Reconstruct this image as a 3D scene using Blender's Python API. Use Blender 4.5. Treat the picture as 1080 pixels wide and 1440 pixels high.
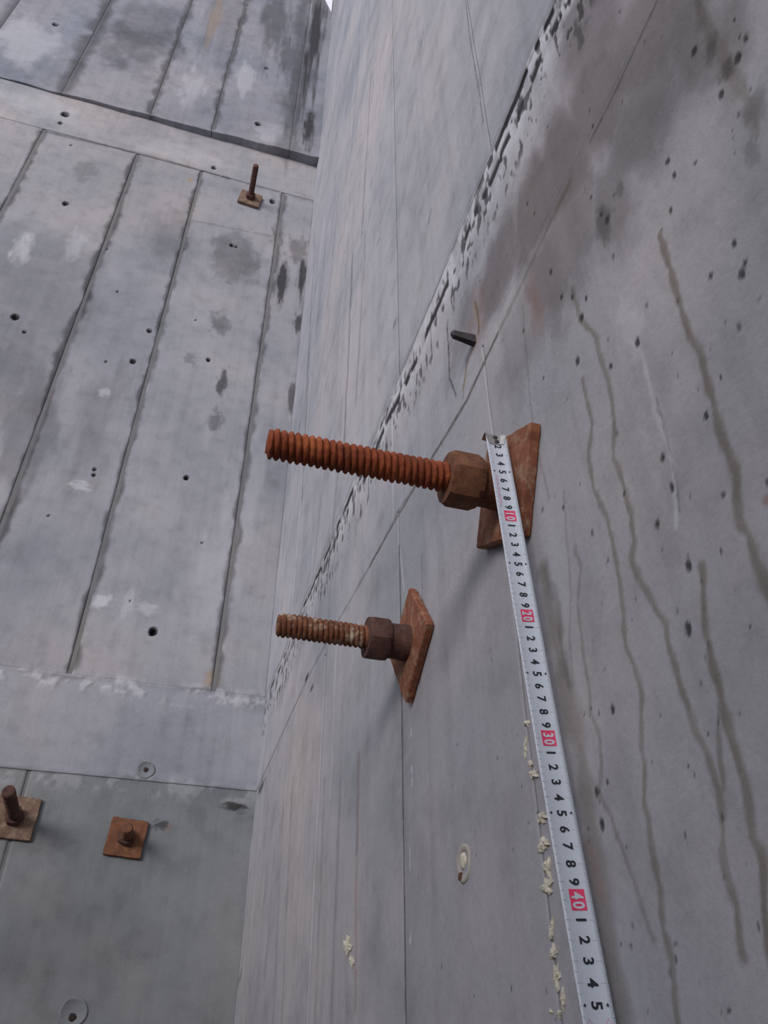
import bpy, bmesh, math, random
import numpy as np
from mathutils import Matrix, Vector

# ------------------------------------------------------------------ reset
for o in list(bpy.data.objects):
    bpy.data.objects.remove(o)
scene = bpy.context.scene
COL = scene.collection
random.seed(7)

# ------------------------------------------------------------------ camera
# axes of the chamber seen from the phone: +X into the right wall, +Y towards
# the front wall, +Z up.  The phone is held 1.5 m above the floor, tilted up.
EYE = Vector((0.0, 0.0, 1.5))
FPX = 1112.5
RC = np.array([[0.958837, -0.283954, -0.000991],
               [0.172711, 0.585962, -0.791719],
               [0.225393, 0.758959, 0.610885]])
cam_data = bpy.data.cameras.new('camera')
cam_data.sensor_fit = 'VERTICAL'
cam_data.sensor_height = 36.0
cam_data.lens = 36.0 * FPX / 1440.0
cam_data.clip_start = 0.01
cam = bpy.data.objects.new('camera', cam_data)
COL.objects.link(cam)
right, down, fwd = (Vector(r) for r in RC)
M = Matrix((right, -down, -fwd)).transposed().to_4x4()
M.translation = EYE
cam.matrix_world = M
scene.camera = cam

# ------------------------------------------------------------------ sky, sun, exposure
world = bpy.data.worlds.new('overcast_sky')
scene.world = world
world.use_nodes = True
bg = world.node_tree.nodes['Background']
bg.inputs[0].default_value = (0.88, 0.89, 0.985, 1)
bg.inputs[1].default_value = 0.86
sun = bpy.data.lights.new('hazy_sun', 'SUN')
sun.energy = 2.15
sun.angle = math.radians(24)
sun.color = (1.0, 0.95, 0.945)
sun_o = bpy.data.objects.new('hazy_sun', sun)
sun_o.location = (-2, -3, 5)
COL.objects.link(sun_o)
sun_o.rotation_euler = Vector((0.62, 0.76, -0.15)).to_track_quat('-Z', 'Y').to_euler()
scene.view_settings.view_transform = 'Standard'
scene.view_settings.look = 'None'
scene.view_settings.gamma = 1.0
scene.view_settings.use_curve_mapping = False
scene.view_settings.exposure = 0.16

# ------------------------------------------------------------------ measures
WX = 0.26          # right wall plane
WY = 2.0           # front wall plane
ZB, ZT = 2.155, 2.405   # construction band running round the chamber
ZJ, ZU = 4.83, 5.132    # upper form strip and the step above it


def ray(px, py):
    return RC.T @ np.array([px - 540.0, py - 720.0, FPX])


def on_right(px, py, x=WX):
    r = ray(px, py)
    r = r * (x / r[0])
    return (r[1], r[2] + 1.5)          # (y, z)


def on_front(px, py, y=WY):
    r = ray(px, py)
    r = r * (y / r[1])
    return (r[0], r[2] + 1.5)          # (x, z)


RP = lambda *pts: [on_right(*p) for p in pts]
FP = lambda *pts: [on_front(*p) for p in pts]

# ------------------------------------------------------------------ materials


class NT:
    def __init__(self, name):
        self.m = bpy.data.materials.new(name)
        self.m.use_nodes = True
        self.t = self.m.node_tree
        self.b = self.t.nodes['Principled BSDF']

    def n(self, kind, **kw):
        nd = self.t.nodes.new(kind)
        for k, v in kw.items():
            setattr(nd, k, v)
        return nd

    def l(self, a, b):
        self.t.links.new(a, b)

    def coord(self, scale=(1, 1, 1)):
        tc = self.n('ShaderNodeTexCoord')
        mp = self.n('ShaderNodeMapping')
        mp.inputs['Scale'].default_value = scale
        self.l(tc.outputs['Object'], mp.inputs[0])
        return mp.outputs[0]

    def noise(self, vec, scale, detail=4, rough=0.55):
        nd = self.n('ShaderNodeTexNoise')
        nd.inputs['Scale'].default_value = scale
        nd.inputs['Detail'].default_value = detail
        nd.inputs['Roughness'].default_value = rough
        if vec is not None:
            self.l(vec, nd.inputs['Vector'])
        return nd.outputs['Fac']

    def ramp(self, fac, stops):
        nd = self.n('ShaderNodeValToRGB')
        while len(nd.color_ramp.elements) < len(stops):
            nd.color_ramp.elements.new(0.5)
        for e, (p, c) in zip(nd.color_ramp.elements, stops):
            e.position = p
            e.color = (*c, 1) if len(c) == 3 else c
        self.l(fac, nd.inputs[0])
        return nd.outputs[0]

    def mix(self, fac, a, b, mode='MIX'):
        nd = self.n('ShaderNodeMix', data_type='RGBA', blend_type=mode)
        for sock, v in ((nd.inputs[0], fac), (nd.inputs[6], a), (nd.inputs[7], b)):
            if isinstance(v, (int, float)):
                sock.default_value = v
            elif isinstance(v, tuple):
                sock.default_value = (*v, 1)
            else:
                self.l(v, sock)
        return nd.outputs[2]

    def math(self, op, a, b):
        nd = self.n('ShaderNodeMath', operation=op)
        for s, v in ((nd.inputs[0], a), (nd.inputs[1], b)):
            if isinstance(v, (int, float)):
                s.default_value = v
            else:
                self.l(v, s)
        return nd.outputs[0]

    def bump(self, h, strength, dist):
        nd = self.n('ShaderNodeBump')
        nd.inputs['Strength'].default_value = strength
        nd.inputs['Distance'].default_value = dist
        self.l(h, nd.inputs['Height'])
        self.l(nd.outputs[0], self.b.inputs['Normal'])

    def set(self, col=None, rough=0.9, metal=0.0, spec=0.3):
        if col is not None:
            if isinstance(col, tuple):
                self.b.inputs['Base Color'].default_value = (*col, 1)
            else:
                self.l(col, self.b.inputs['Base Color'])
        self.b.inputs['Roughness'].default_value = rough
        self.b.inputs['Metallic'].default_value = metal
        self.b.inputs['Specular IOR Level'].default_value = spec
        return self.m


def concrete_material(name, stained=True, base=((0.255, 0.262, 0.275), (0.33, 0.328, 0.342), (0.375, 0.365, 0.372)), seed=0.0):
    t = NT(name)
    v = t.coord()
    off = t.n('ShaderNodeVectorMath', operation='ADD')
    off.inputs[1].default_value = (seed, seed * 1.7, 0)
    t.l(v, off.inputs[0])
    v = off.outputs[0]
    c = t.ramp(t.noise(v, 2.6, 6, 0.6), [(0.32, base[0]), (0.5, base[1]), (0.68, base[2])])
    warm = t.ramp(t.noise(v, 1.3, 3), [(0.38, (0.95, 0.975, 1.01)), (0.62, (1.03, 0.995, 0.975))])
    c = t.mix(1.0, c, warm, 'MULTIPLY')
    # board-marked vertical streaks
    vs = t.coord((34, 34, 1.1))
    st = t.ramp(t.noise(vs, 1.0, 5, 0.65), [(0.28, (0.82, 0.82, 0.82)), (0.5, (1, 1, 1)), (0.72, (1.07, 1.07, 1.07))])
    c = t.mix(0.6, c, st, 'MULTIPLY')
    # blotches and fine sand
    bl = t.ramp(t.noise(v, 17, 5, 0.6), [(0.3, (0.76, 0.765, 0.76)), (0.5, (1, 1, 1)), (0.72, (1.08, 1.08, 1.08))])
    c = t.mix(0.7, c, bl, 'MULTIPLY')
    fine = t.noise(v, 210, 4, 0.7)
    fs = t.ramp(fine, [(0.3, (0.86, 0.86, 0.86)), (0.5, (1, 1, 1)), (0.75, (1.1, 1.1, 1.1))])
    c = t.mix(0.55, c, fs, 'MULTIPLY')
    oi = t.n('ShaderNodeObjectInfo')
    rv = t.ramp(oi.outputs['Random'], [(0.0, (0.955, 0.96, 0.965)), (1.0, (1.045, 1.04, 1.035))])
    c = t.mix(1.0, c, rv, 'MULTIPLY')
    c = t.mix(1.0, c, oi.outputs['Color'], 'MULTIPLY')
    if stained:
        a1 = t.n('ShaderNodeAttribute', attribute_name='stain')
        a2 = t.n('ShaderNodeAttribute', attribute_name='tint')
        s1 = t.n('ShaderNodeSeparateColor')
        t.l(a1.outputs['Color'], s1.inputs[0])
        s2 = t.n('ShaderNodeSeparateColor')
        t.l(a2.outputs['Color'], s2.inputs[0])
        c = t.mix(s2.outputs[2], c, t.mix(1.0, c, (0.42, 0.385, 0.375), 'MULTIPLY'))      # broad damp brown-grey
        c = t.mix(s1.outputs[2], c, (0.52, 0.52, 0.55))                                     # lime bloom
        c = t.mix(s1.outputs[0], c, t.mix(1.0, c, (0.55, 0.51, 0.44), 'MULTIPLY'))         # muddy drips
        c = t.mix(s2.outputs[0], c, (0.30, 0.21, 0.10))                                     # ochre
        c = t.mix(s2.outputs[1], c, (0.24, 0.15, 0.13))                                     # rust wash
        c = t.mix(s1.outputs[1], c, (0.014, 0.012, 0.013))                                   # black grime, and shade painted into pits and holes
    hb = t.math('ADD', fine, t.math('MULTIPLY', t.noise(v, 55, 4, 0.6), 1.5))
    t.bump(hb, 0.35, 0.0012)
    return t.set(c, 0.92, 0, 0.22)


def rust_material(name, dark, mid, bright, dust=0.0):
    t = NT(name)
    v = t.coord()
    c = t.ramp(t.noise(v, 48, 6, 0.65), [(0.3, dark), (0.5, mid), (0.68, bright)])
    f = t.noise(v, 260, 3, 0.6)
    c = t.mix(0.6, c, t.ramp(f, [(0.3, (0.62, 0.6, 0.6)), (0.6, (1.1, 1.1, 1.1))]), 'MULTIPLY')
    if dust:
        d = t.ramp(t.noise(v, 75, 5, 0.7), [(0.50, (0, 0, 0)), (0.66, (dust, dust, dust))])
        c = t.mix(d, c, (0.42, 0.34, 0.24))
    t.bump(t.math('ADD', f, t.noise(v, 95, 4)), 0.5, 0.0012)
    return t.set(c, 0.82, 0.0, 0.3)


def plain_material(name, col, rough=0.6, metal=0.0, var=0.12, scale=60, spec=0.4):
    t = NT(name)
    v = t.coord()
    k = t.ramp(t.noise(v, scale, 4), [(0.3, (1 - var,) * 3), (0.7, (1 + var,) * 3)])
    return t.set(t.mix(1.0, col, k, 'MULTIPLY'), rough, metal, spec)


MAT = {
    'concrete': concrete_material('board_marked_concrete'),
    'joint': concrete_material('joint_mortar', False, ((0.125, 0.128, 0.13), (0.15, 0.15, 0.152), (0.17, 0.165, 0.16))),
    'floor': concrete_material('floor_screed', False, ((0.27, 0.27, 0.27), (0.31, 0.31, 0.31), (0.34, 0.33, 0.32)), 3.1),
    'rust_bright': rust_material('bright_orange_rust', (0.10, 0.023, 0.010), (0.235, 0.052, 0.018), (0.37, 0.11, 0.034)),
    'rust_brown': rust_material('brown_rust', (0.10, 0.042, 0.024), (0.155, 0.064, 0.034), (0.215, 0.10, 0.05)),
    'rust_dusty': rust_material('dusty_rust', (0.085, 0.03, 0.017), (0.165, 0.06, 0.03), (0.24, 0.10, 0.045), 1.0),
    'rust_plate': rust_material('plate_rust', (0.135, 0.048, 0.026), (0.20, 0.07, 0.036), (0.26, 0.105, 0.055), 0.35),
    'rust_dark': rust_material('dark_rust', (0.05, 0.024, 0.02), (0.085, 0.042, 0.034), (0.125, 0.062, 0.045)),
    'rust_old': rust_material('old_plate_rust', (0.10, 0.058, 0.042), (0.16, 0.10, 0.07), (0.20, 0.14, 0.10), 0.3),
    'stub': plain_material('blackened_steel', (0.045, 0.038, 0.042), 0.7, 0.2, 0.3, 90),
    'tape': plain_material('white_tape_lacquer', (0.52, 0.565, 0.635), 0.42, 0.0, 0.03, 40, 0.5),
    'ink': plain_material('black_ink', (0.018, 0.018, 0.03), 0.5),
    'ink_red': plain_material('red_ink', (0.70, 0.045, 0.13), 0.5),
    'ink_pink': plain_material('pink_ink', (0.62, 0.36, 0.50), 0.5),
    'ink_tick': plain_material('tick_ink', (0.50, 0.56, 0.60), 0.5),
    'hook': plain_material('hook_steel', (0.50, 0.49, 0.47), 0.35, 0.7, 0.2, 120),
    'foam': plain_material('cream_foam', (0.56, 0.53, 0.43), 0.9, 0, 0.18, 140, 0.2),
    'ring': plain_material('cream_plastic', (0.37, 0.345, 0.31), 0.8, 0, 0.12, 120, 0.2),
    'hole': plain_material('dark_hole', (0.03, 0.022, 0.02), 0.95),
    'holebrown': plain_material('brown_hole', (0.11, 0.045, 0.03), 0.95),
    'patch': concrete_material('mortar_patch', False, ((0.16, 0.165, 0.17), (0.19, 0.195, 0.20), (0.215, 0.215, 0.215)), 5.0),
}

# ------------------------------------------------------------------ object helpers


def link(name, me, mat=None, parent=None):
    o = bpy.data.objects.new(name, me)
    COL.objects.link(o)
    if mat is not None:
        me.materials.append(MAT[mat])
    if parent is not None:
        o.parent = parent
    return o


def tag(o, label=None, cat=None, group=None, kind=None):
    if label: o['label'] = label
    if cat: o['category'] = cat
    if group: o['group'] = group
    if kind: o['kind'] = kind
    return o


def bm_obj(name, bm, mat, parent=None, smooth=False):
    me = bpy.data.meshes.new(name)
    bmesh.ops.recalc_face_normals(bm, faces=bm.faces)
    bm.to_mesh(me)
    bm.free()
    if smooth:
        for p in me.polygons:
            p.use_smooth = True
    return link(name, me, mat, parent)


def np_mesh(name, verts, quads, smooth_n=None):
    me = bpy.data.meshes.new(name)
    nq = len(quads)
    me.vertices.add(len(verts))
    me.vertices.foreach_set('co', np.ascontiguousarray(verts, dtype=np.float32).ravel())
    me.loops.add(nq * 4)
    me.loops.foreach_set('vertex_index', np.ascontiguousarray(quads, dtype=np.int32).ravel())
    me.polygons.add(nq)
    me.polygons.foreach_set('loop_start', np.arange(0, nq * 4, 4, dtype=np.int32))
    sm = np.zeros(nq, dtype=bool)
    sm[:nq if smooth_n is None else smooth_n] = True
    me.polygons.foreach_set('use_smooth', sm)
    me.update(calc_edges=True)
    return me


# ------------------------------------------------------------------ numpy noise


def _hash(ix, iy, seed):
    h = (ix.astype(np.int64) * 374761393 + iy.astype(np.int64) * 668265263 + seed * 974634777) & 0xFFFFFFFF
    h = ((h ^ (h >> 13)) * 1274126177) & 0xFFFFFFFF
    return ((h ^ (h >> 16)) & 0xFFFF).astype(np.float32) / 65535.0


def vnoise(x, y, seed=0):
    xi, yi = np.floor(x), np.floor(y)
    fx, fy = x - xi, y - yi
    fx = fx * fx * (3 - 2 * fx)
    fy = fy * fy * (3 - 2 * fy)
    a, b = _hash(xi, yi, seed), _hash(xi + 1, yi, seed)
    c, d = _hash(xi, yi + 1, seed), _hash(xi + 1, yi + 1, seed)
    return (a + (b - a) * fx) * (1 - fy) + (c + (d - c) * fx) * fy


def fbm(x, y, seed=0, octs=4):
    s, a, t = 0.0, 0.5, 0.0
    for k in range(octs):
        s = s + a * vnoise(x * 2 ** k, y * 2 ** k, seed + k)
        t += a
        a *= 0.55
    return s / t


def sstep(a, b, x):
    t = np.clip((x - a) / (b - a), 0, 1)
    return t * t * (3 - 2 * t)


# ------------------------------------------------------------------ marks on the walls
# every mark: (kind, channel, geometry, ...) in wall metres.  channels: drip, dark,
# white, ochre, rust, damp;  'pit' also sinks the surface.
CH = {'drip': 0, 'dark': 1, 'white': 2, 'ochre': 3, 'rust': 4, 'damp': 5}
RMARKS, FMARKS = [], []


def stroke(marks, ch, pts, w, amt=0.8, soft=0.5, rag=0.4, raise_=0.0, taper=False):
    marks.append(('s', CH[ch], np.array(pts), w, amt, soft, rag, raise_, taper))


def blob(marks, ch, c, ru, rz, amt=0.7, rag=0.8, freq=2.0, depth=0.0):
    marks.append(('b', CH[ch], np.array(c), ru, rz, amt, rag, freq, depth))


def apply_marks(marks, u, z, chans, h):
    for i, mk in enumerate(marks):
        if mk[0] == 's':
            _, ch, P, w, amt, soft, rag, rs, taper = mk
            pad = w * 2.6
            u0, z0 = P.min(0) - pad
            u1, z1 = P.max(0) + pad
        else:
            _, ch, P, ru, rz, amt, rag, fq, depth = mk
            u0, z0 = P - np.array([ru, rz]) * 2.2
            u1, z1 = P + np.array([ru, rz]) * 2.2
        i0, i1 = np.searchsorted(u, [u0, u1])
        j0, j1 = np.searchsorted(z, [z0, z1])
        if i1 <= i0 or j1 <= j0:
            continue
        U, Z = np.meshgrid(u[i0:i1], z[j0:j1], indexing='ij')
        if mk[0] == 's':
            D = np.full(U.shape, 9.0)
            seglen = np.r_[0, np.cumsum(np.linalg.norm(np.diff(P, axis=0), axis=1))]
            S = np.zeros(U.shape)
            wob = (fbm(U / (w * 7), Z / (w * 7), 50 + i, 2) - 0.5) * w * 1.6
            for k in range(len(P) - 1):
                a, b = P[k], P[k + 1]
                d = b - a
                L2 = max(d @ d, 1e-12)
                t = np.clip(((U + wob - a[0]) * d[0] + (Z - a[1]) * d[1]) / L2, 0, 1)
                dd = np.hypot(U + wob - a[0] - t * d[0], Z - a[1] - t * d[1])
                m = dd < D
                D[m] = dd[m]
                S[m] = (seglen[k] + t * math.sqrt(L2))[m]
            ww = w * (1 + rag * (fbm(U / (w * 3), Z / (w * 3), 90 + i, 3) - 0.5) * 2.2)
            if taper:
                f = S / seglen[-1]
                ww = ww * (0.45 + 0.75 * np.sin(np.clip(f, 0, 1) * math.pi) ** 0.5)
            val = amt * (1 - sstep(ww * (1 - soft), ww * (1 + soft), D))
            val *= 0.75 + 0.5 * fbm(U / (w * 5), Z / (w * 5), 130 + i, 3) if rag else 1.0
            if rs:
                h[i0:i1, j0:j1] += rs * (1 - sstep(ww * 0.3, ww * 1.1, D))
        else:
            du, dz = (U - P[0]) / ru, (Z - P[1]) / rz
            r = np.hypot(du, dz) + rag * (fbm(du * fq + 7.3 * i, dz * fq, 10 + i, 4) - 0.5) * 1.6
            val = amt * (1 - sstep(0.75 if depth else 0.45, 1.25, r))
            if depth:
                h[i0:i1, j0:j1] -= depth * (1 - sstep(0.55, 1.0, r))
        chans[ch][i0:i1, j0:j1] = np.maximum(chans[ch][i0:i1, j0:j1], np.clip(val, 0, 1))


# ---- right wall: muddy drips
DRIP = [
    ([(927, 331), (938, 364), (947, 400), (958, 433), (974, 478), (986, 500), (994, 539), (1005, 572), (1013, 611), (1024, 644),
      (1033, 667), (1033, 700), (1041, 733), (1054, 750), (1061, 783), (1072, 817), (1080, 836), (1100, 890)], 0.0032, 0.95),
    ([(805, 406), (816, 447), (838, 472), (841, 497), (855, 533), (861, 564), (863, 611), (863, 644), (874, 672), (880, 700), (887, 728),
      (891, 761), (886, 783), (899, 814), (924, 861), (936, 878), (941, 911), (952, 958), (969, 1006), (986, 1044), (1002, 1089),
      (1012, 1129), (1015, 1166), (1015, 1216), (1028, 1260), (1039, 1303), (1044, 1345)], 0.0026, 0.8),
    ([(819, 533), (827, 567), (833, 594), (827, 644), (834, 689), (852, 725), (861, 769), (872, 825), (877, 867), (880, 908), (892, 942),
      (902, 980), (902, 1050), (907, 1072), (906, 1126), (915, 1179), (923, 1224), (931, 1284), (941, 1340), (946, 1380), (956, 1460)], 0.0024, 0.75),
    ([(985, 797), (987, 833), (992, 872), (999, 922), (1013, 964), (1022, 1006), (1030, 1050), (1044, 1100), (1052, 1139), (1057, 1176),
      (1068, 1208), (1073, 1255), (1080, 1311), (1092, 1390)], 0.0032, 0.9),
    ([(1012, 990), (1010, 1033), (1013, 1067), (1016, 1110)], 0.0018, 0.7),
    ([(808, 769), (816, 797), (811, 856), (822, 922), (829, 964), (830, 1000), (842, 1033), (845, 1094), (841, 1113), (860, 1147), (873, 1192),
      (889, 1234), (902, 1271), (918, 1320)], 0.0019, 0.55),
    ([(793, 690), (797, 760), (803, 830), (800, 900), (808, 980)], 0.0016, 0.4),
    ([(735, 430), (742, 520), (746, 570), (758, 640), (772, 700)], 0.0014, 0.45),
]
for pts, w, a in DRIP:
    stroke(RMARKS, 'drip', RP(*pts), w, a, 0.6, 0.6, 0.0002)
# dirty strip beside the tape
stroke(RMARKS, 'drip', RP((765, 800), (780, 880), (795, 950), (806, 1010), (818, 1070), (828, 1150), (838, 1230), (850, 1310), (864, 1390), (876, 1470)),
       0.0085, 0.65, 0.7, 0.9)
stroke(RMARKS, 'dark', RP((768, 800), (785, 850), (788, 900), (800, 960)), 0.004, 0.28, 0.8, 0.9)
stroke(RMARKS, 'rust', RP((826, 1190), (836, 1215), (845, 1260)), 0.004, 0.35, 0.8, 0.8)
# lime runs
stroke(RMARKS, 'white', RP((872, 440), (884, 480), (902, 494), (911, 539), (919, 578), (936, 622), (945, 660), (950, 740)), 0.0018, 0.45, 0.6, 0.8)
stroke(RMARKS, 'dark', RP((921, 560), (935, 610), (950, 680), (954, 720)), 0.0009, 0.35, 0.7, 0.8)
blob(RMARKS, 'white', on_right(885, 455), 0.014, 0.03, 0.35)
# damp brown-grey stain below the rough joint
for (p, ru, rz, a) in [((900, 60), .05, .10, .85), ((840, 140), .055, .09, .9), ((790, 230), .06, .10, .95), ((750, 300), .06, .09, .95), ((770, 390), .05, .07, .8),
                       ((700, 380), .07, .06, .85), ((860, 290), .04, .06, .7), ((960, 60), .04, .07, .8), ((650, 470), .07, .06, .6), ((820, 20), .05, .12, .8),
                       ((1010, 60), .03, .05, .6), ((730, 480), .05, .06, .4), ((800, 330), .05, .07, .7), ((900, 160), .05, .07, .75), ((830, 60), .06, .1, .8), ((960, 20), .03, .06, .8)]:
    blob(RMARKS, 'damp', on_right(*p), ru, rz, a, 0.55, 1.6)
for (p, ru, rz, a) in [((815, 50), .006, .028, .55), ((850, 312), .012, .022, .45), ((872, 265), .006, .01, .35), ((1000, 70), .008, .012, .45), ((1022, 100), .008, .01, .45),
                       ((1060, 150), .01, .014, .3), ((1056, 215), .006, .012, .3)]:
    blob(RMARKS, 'dark', on_right(*p), ru, rz, a, 0.9)
stroke(RMARKS, 'drip', RP((980, 0), (1000, 50), (1025, 95), (1050, 130), (1065, 180)), 0.005, 0.6, 0.7, 0.9)
blob(RMARKS, 'rust', on_right(752, 425), 0.014, 0.04, 0.5)
blob(RMARKS, 'rust', on_right(672, 440), 0.03, 0.05, 0.3)
blob(RMARKS, 'rust', on_right(1078, 702), 0.004, 0.004, 0.7)
# drips and rust runs round the steel stub
stroke(RMARKS, 'ochre', RP((668, 425), (675, 455), (670, 480), (657, 512), (652, 545)), 0.0035, 0.55, 0.6, 0.6)
stroke(RMARKS, 'dark', RP((668, 425), (674, 452), (673, 470)), 0.002, 0.55, 0.5, 0.6)
stroke(RMARKS, 'dark', RP((628, 455), (631, 500), (632, 532), (641, 556)), 0.0014, 0.8, 0.4, 0.5)
stroke(RMARKS, 'dark', RP((605, 450), (606, 480), (607, 505)), 0.0016, 0.7, 0.4, 0.5)
stroke(RMARKS, 'dark', RP((657, 505), (652, 540), (651, 560)), 0.0016, 0.5, 0.5, 0.5)
# line of the lower board joint of the band
stroke(RMARKS, 'dark', RP((925, 0), (870, 118), (830, 200)), 0.0014, 0.55, 0.6, 0.7)
stroke(RMARKS, 'dark', RP((700, 470), (655, 565), (600, 655), (520, 795)), 0.0020, 0.62, 0.6, 0.7)
stroke(RMARKS, 'drip', RP((800, 260), (700, 470), (655, 565), (560, 720), (520, 795)), 0.004, 0.6, 0.6, 0.7)
stroke(RMARKS, 'dark', RP((436, 948), (400, 1025), (358, 1118)), 0.003, 0.5, 0.6, 0.7)
stroke(RMARKS, 'dark', RP((520, 795), (478, 868), (436, 948)), 0.0028, 0.4, 0.6, 0.6)
blob(RMARKS, 'dark', on_right(367, 1108), 0.05, 0.012, 0.7)
blob(RMARKS, 'dark', on_right(432, 953), 0.02, 0.008, 0.9, 0.4)
blob(RMARKS, 'dark', on_right(439, 968), 0.015, 0.006, 0.8, 0.4)
for x, w, a in ((0.792, .0016, .6), (0.425, .0012, .4)):
    stroke(RMARKS, 'dark', [(x, ZT), (x, 5.5)], w, a, 0.6, 0.5)
stroke(RMARKS, 'dark', [(0.808, 1.45), (0.808, 2.1)], .0016, .65, 0.6, 0.5)
# thin seams and scratches of the right wall
stroke(RMARKS, 'dark', RP((592, 780), (593, 850), (590, 965)), 0.0012, 0.4, 0.5, 0.4)
stroke(RMARKS, 'white', RP((562, 770), (565, 800), (567, 830)), 0.0016, 0.6, 0.5, 0.4)
stroke(RMARKS, 'white', RP((473, 905), (470, 960), (466, 1080), (464, 1120)), 0.004, 0.4, 0.5, 0.5)
stroke(RMARKS, 'rust', RP((504, 1060), (503, 1130), (500, 1240), (498, 1420)), 0.005, 0.4, 0.6, 0.4)
stroke(RMARKS, 'dark', RP((503, 1060), (500, 1200)), 0.003, 0.25, 0.6, 0.4)
for x in (398, 410, 456, 478):
    stroke(RMARKS, 'dark', RP((x, 1090 + (x % 7) * 6), (x - 6, 1250), (x - 14, 1440)), 0.006, 0.2, 0.7, 0.6)
stroke(RMARKS, 'dark', RP((338, 1370), (330, 1400), (326, 1440)), 0.010, 0.4, 0.6, 0.5)
stroke(RMARKS, 'drip', RP((245, 1380), (238, 1440), (235, 1470)), 0.03, 0.8, 0.6, 0.5)
for y in (1030, 1085, 1100, 1200, 1215, 1320):
    blob(RMARKS, 'white', on_right(577 + (y % 3), y), 0.0025, 0.006, 0.8)
for (px, py, l) in [(594, 55, 22), (604, 305, 18), (524, 128, 34), (519, 308, 26), (522, 258, 14), (532, 340, 10), (487, 345, 24), (555, 455, 12), (470, 620, 20), (459, 540, 20)]:
    stroke(RMARKS, 'dark', RP((px + 2, py - l / 2), (px - 2, py + l / 2)), 0.0022, 0.75, 0.5, 0.5)
stroke(RMARKS, 'dark', RP((655, 0), (662, 60), (674, 130), (680, 172)), 0.0014, 0.5, 0.6, 0.5)
for px, py0, py1, a in [(432, 420, 700, .35), (437, 330, 560, .3), (452, 340, 470, .3), (468, 300, 430, .28), (490, 360, 640, .4), (508, 330, 560, .25), (475, 560, 760, .2),
                        (500, 60, 220, .25), (516, 100, 330, .3), (445, 700, 830, .25)]:
    stroke(RMARKS, 'dark', RP((px + 6, py0), (px, (py0 + py1) / 2), (px - 7, py1)), 0.007, a, 0.7, 0.5)
# scattered blow-holes of the right wall, their inner shade painted black
rs = random.Random(3)
for k in range(170):
    px, py = rs.uniform(620, 1080), rs.uniform(0, 1440)
    r = rs.choice([0.0007, 0.001, 0.0014]) * (1.25 if py < 760 else 0.8)
    blob(RMARKS, 'dark', on_right(px, py), r, r * rs.uniform(1.0, 1.9), rs.uniform(0.4, 0.85), 0.4, 2, 0.0003)
for px, py, r in [(775, 383, .0024), (790, 418, .0022), (805, 418, .002), (818, 447, .003), (824, 420, .002), (896, 482, .0026), (812, 508, .0028), (858, 515, .002), (991, 585, .0022),
                  (930, 643, .002), (943, 685, .0022), (1042, 385, .0024), (1031, 342, .002), (1046, 370, .0018), (967, 885, .0028), (923, 737, .002), (967, 795, .0026), (861, 998, .0022),
                  (838, 1114, .0022), (853, 1100, .0014), (846, 1160, .0026), (854, 310, .0034), (846, 302, .002), (976, 72, .003), (1014, 133, .0024), (1038, 82, .003), (939, 227, .0022),
                  (948, 247, .002), (1049, 54, .002)]:
    blob(RMARKS, 'dark', on_right(px, py), r, r * 1.5, 0.85, 0.4, 2, 0.0005)


def rough_joint(u, z, chans, h):
    """honeycombed white pour joint along the foot of the upper right wall"""
    j0, j1 = np.searchsorted(z, [ZT - 0.14, ZT + 0.05])
    if j1 <= j0:
        return
    U, Z = np.meshgrid(u, z[j0:j1], indexing='ij')
    d = ZT - Z + (fbm(U * 14, Z * 6, 5, 3) - 0.5) * 0.03
    fade = 1 - sstep(0.75, 1.6, U) * 0.6
    n1 = fbm(U * 60, Z * 30, 8, 4)
    lime = sstep(-0.014, 0.004, d) * (1 - sstep(0.035, 0.10, d)) * (0.15 + 1.0 * sstep(0.3, 0.65, n1))
    chans[2][:, j0:j1] = np.maximum(chans[2][:, j0:j1], np.clip(lime * 0.68 * fade, 0, 1))
    edge = np.exp(-((d + 0.008) / 0.008) ** 2) * 0.22
    g = lambda k, fu: 0.72 * vnoise(U * fu, Z * 10, k) + 0.28 * vnoise(U * 210, Z * 70, k + 1)
    row1 = np.exp(-((d - 0.036) / 0.009) ** 4) * sstep(0.40, 0.46, g(21, 85))
    row2 = np.exp(-((d - 0.004) / 0.008) ** 4) * sstep(0.43, 0.49, g(33, 90)) * (1 - sstep(0.40, 0.55, U))
    row3 = np.exp(-((d - 0.012) / 0.006) ** 4) * sstep(0.40, 0.47, g(41, 45)) * sstep(0.75, 0.95, U)
    dots = sstep(0.62, 0.69, 0.6 * vnoise(U * 120, Z * 50, 77) + 0.4 * vnoise(U * 260, Z * 110, 78)) * sstep(0.0, 0.02, d) * (1 - sstep(0.09, 0.13, d))
    pits = np.clip((row1 + row2) * (1 - 0.5 * sstep(0.9, 1.4, U)) + row3 + dots * 0.8, 0, 1)
    chans[1][:, j0:j1] = np.maximum(chans[1][:, j0:j1], np.clip(pits * 0.96 + edge, 0, 1))  # shade of the pits painted as black colour, their relief is slight
    h[:, j0:j1] -= pits * 0.0008
    h[:, j0:j1] += lime * (n1 - 0.4) * 0.0015


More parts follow.
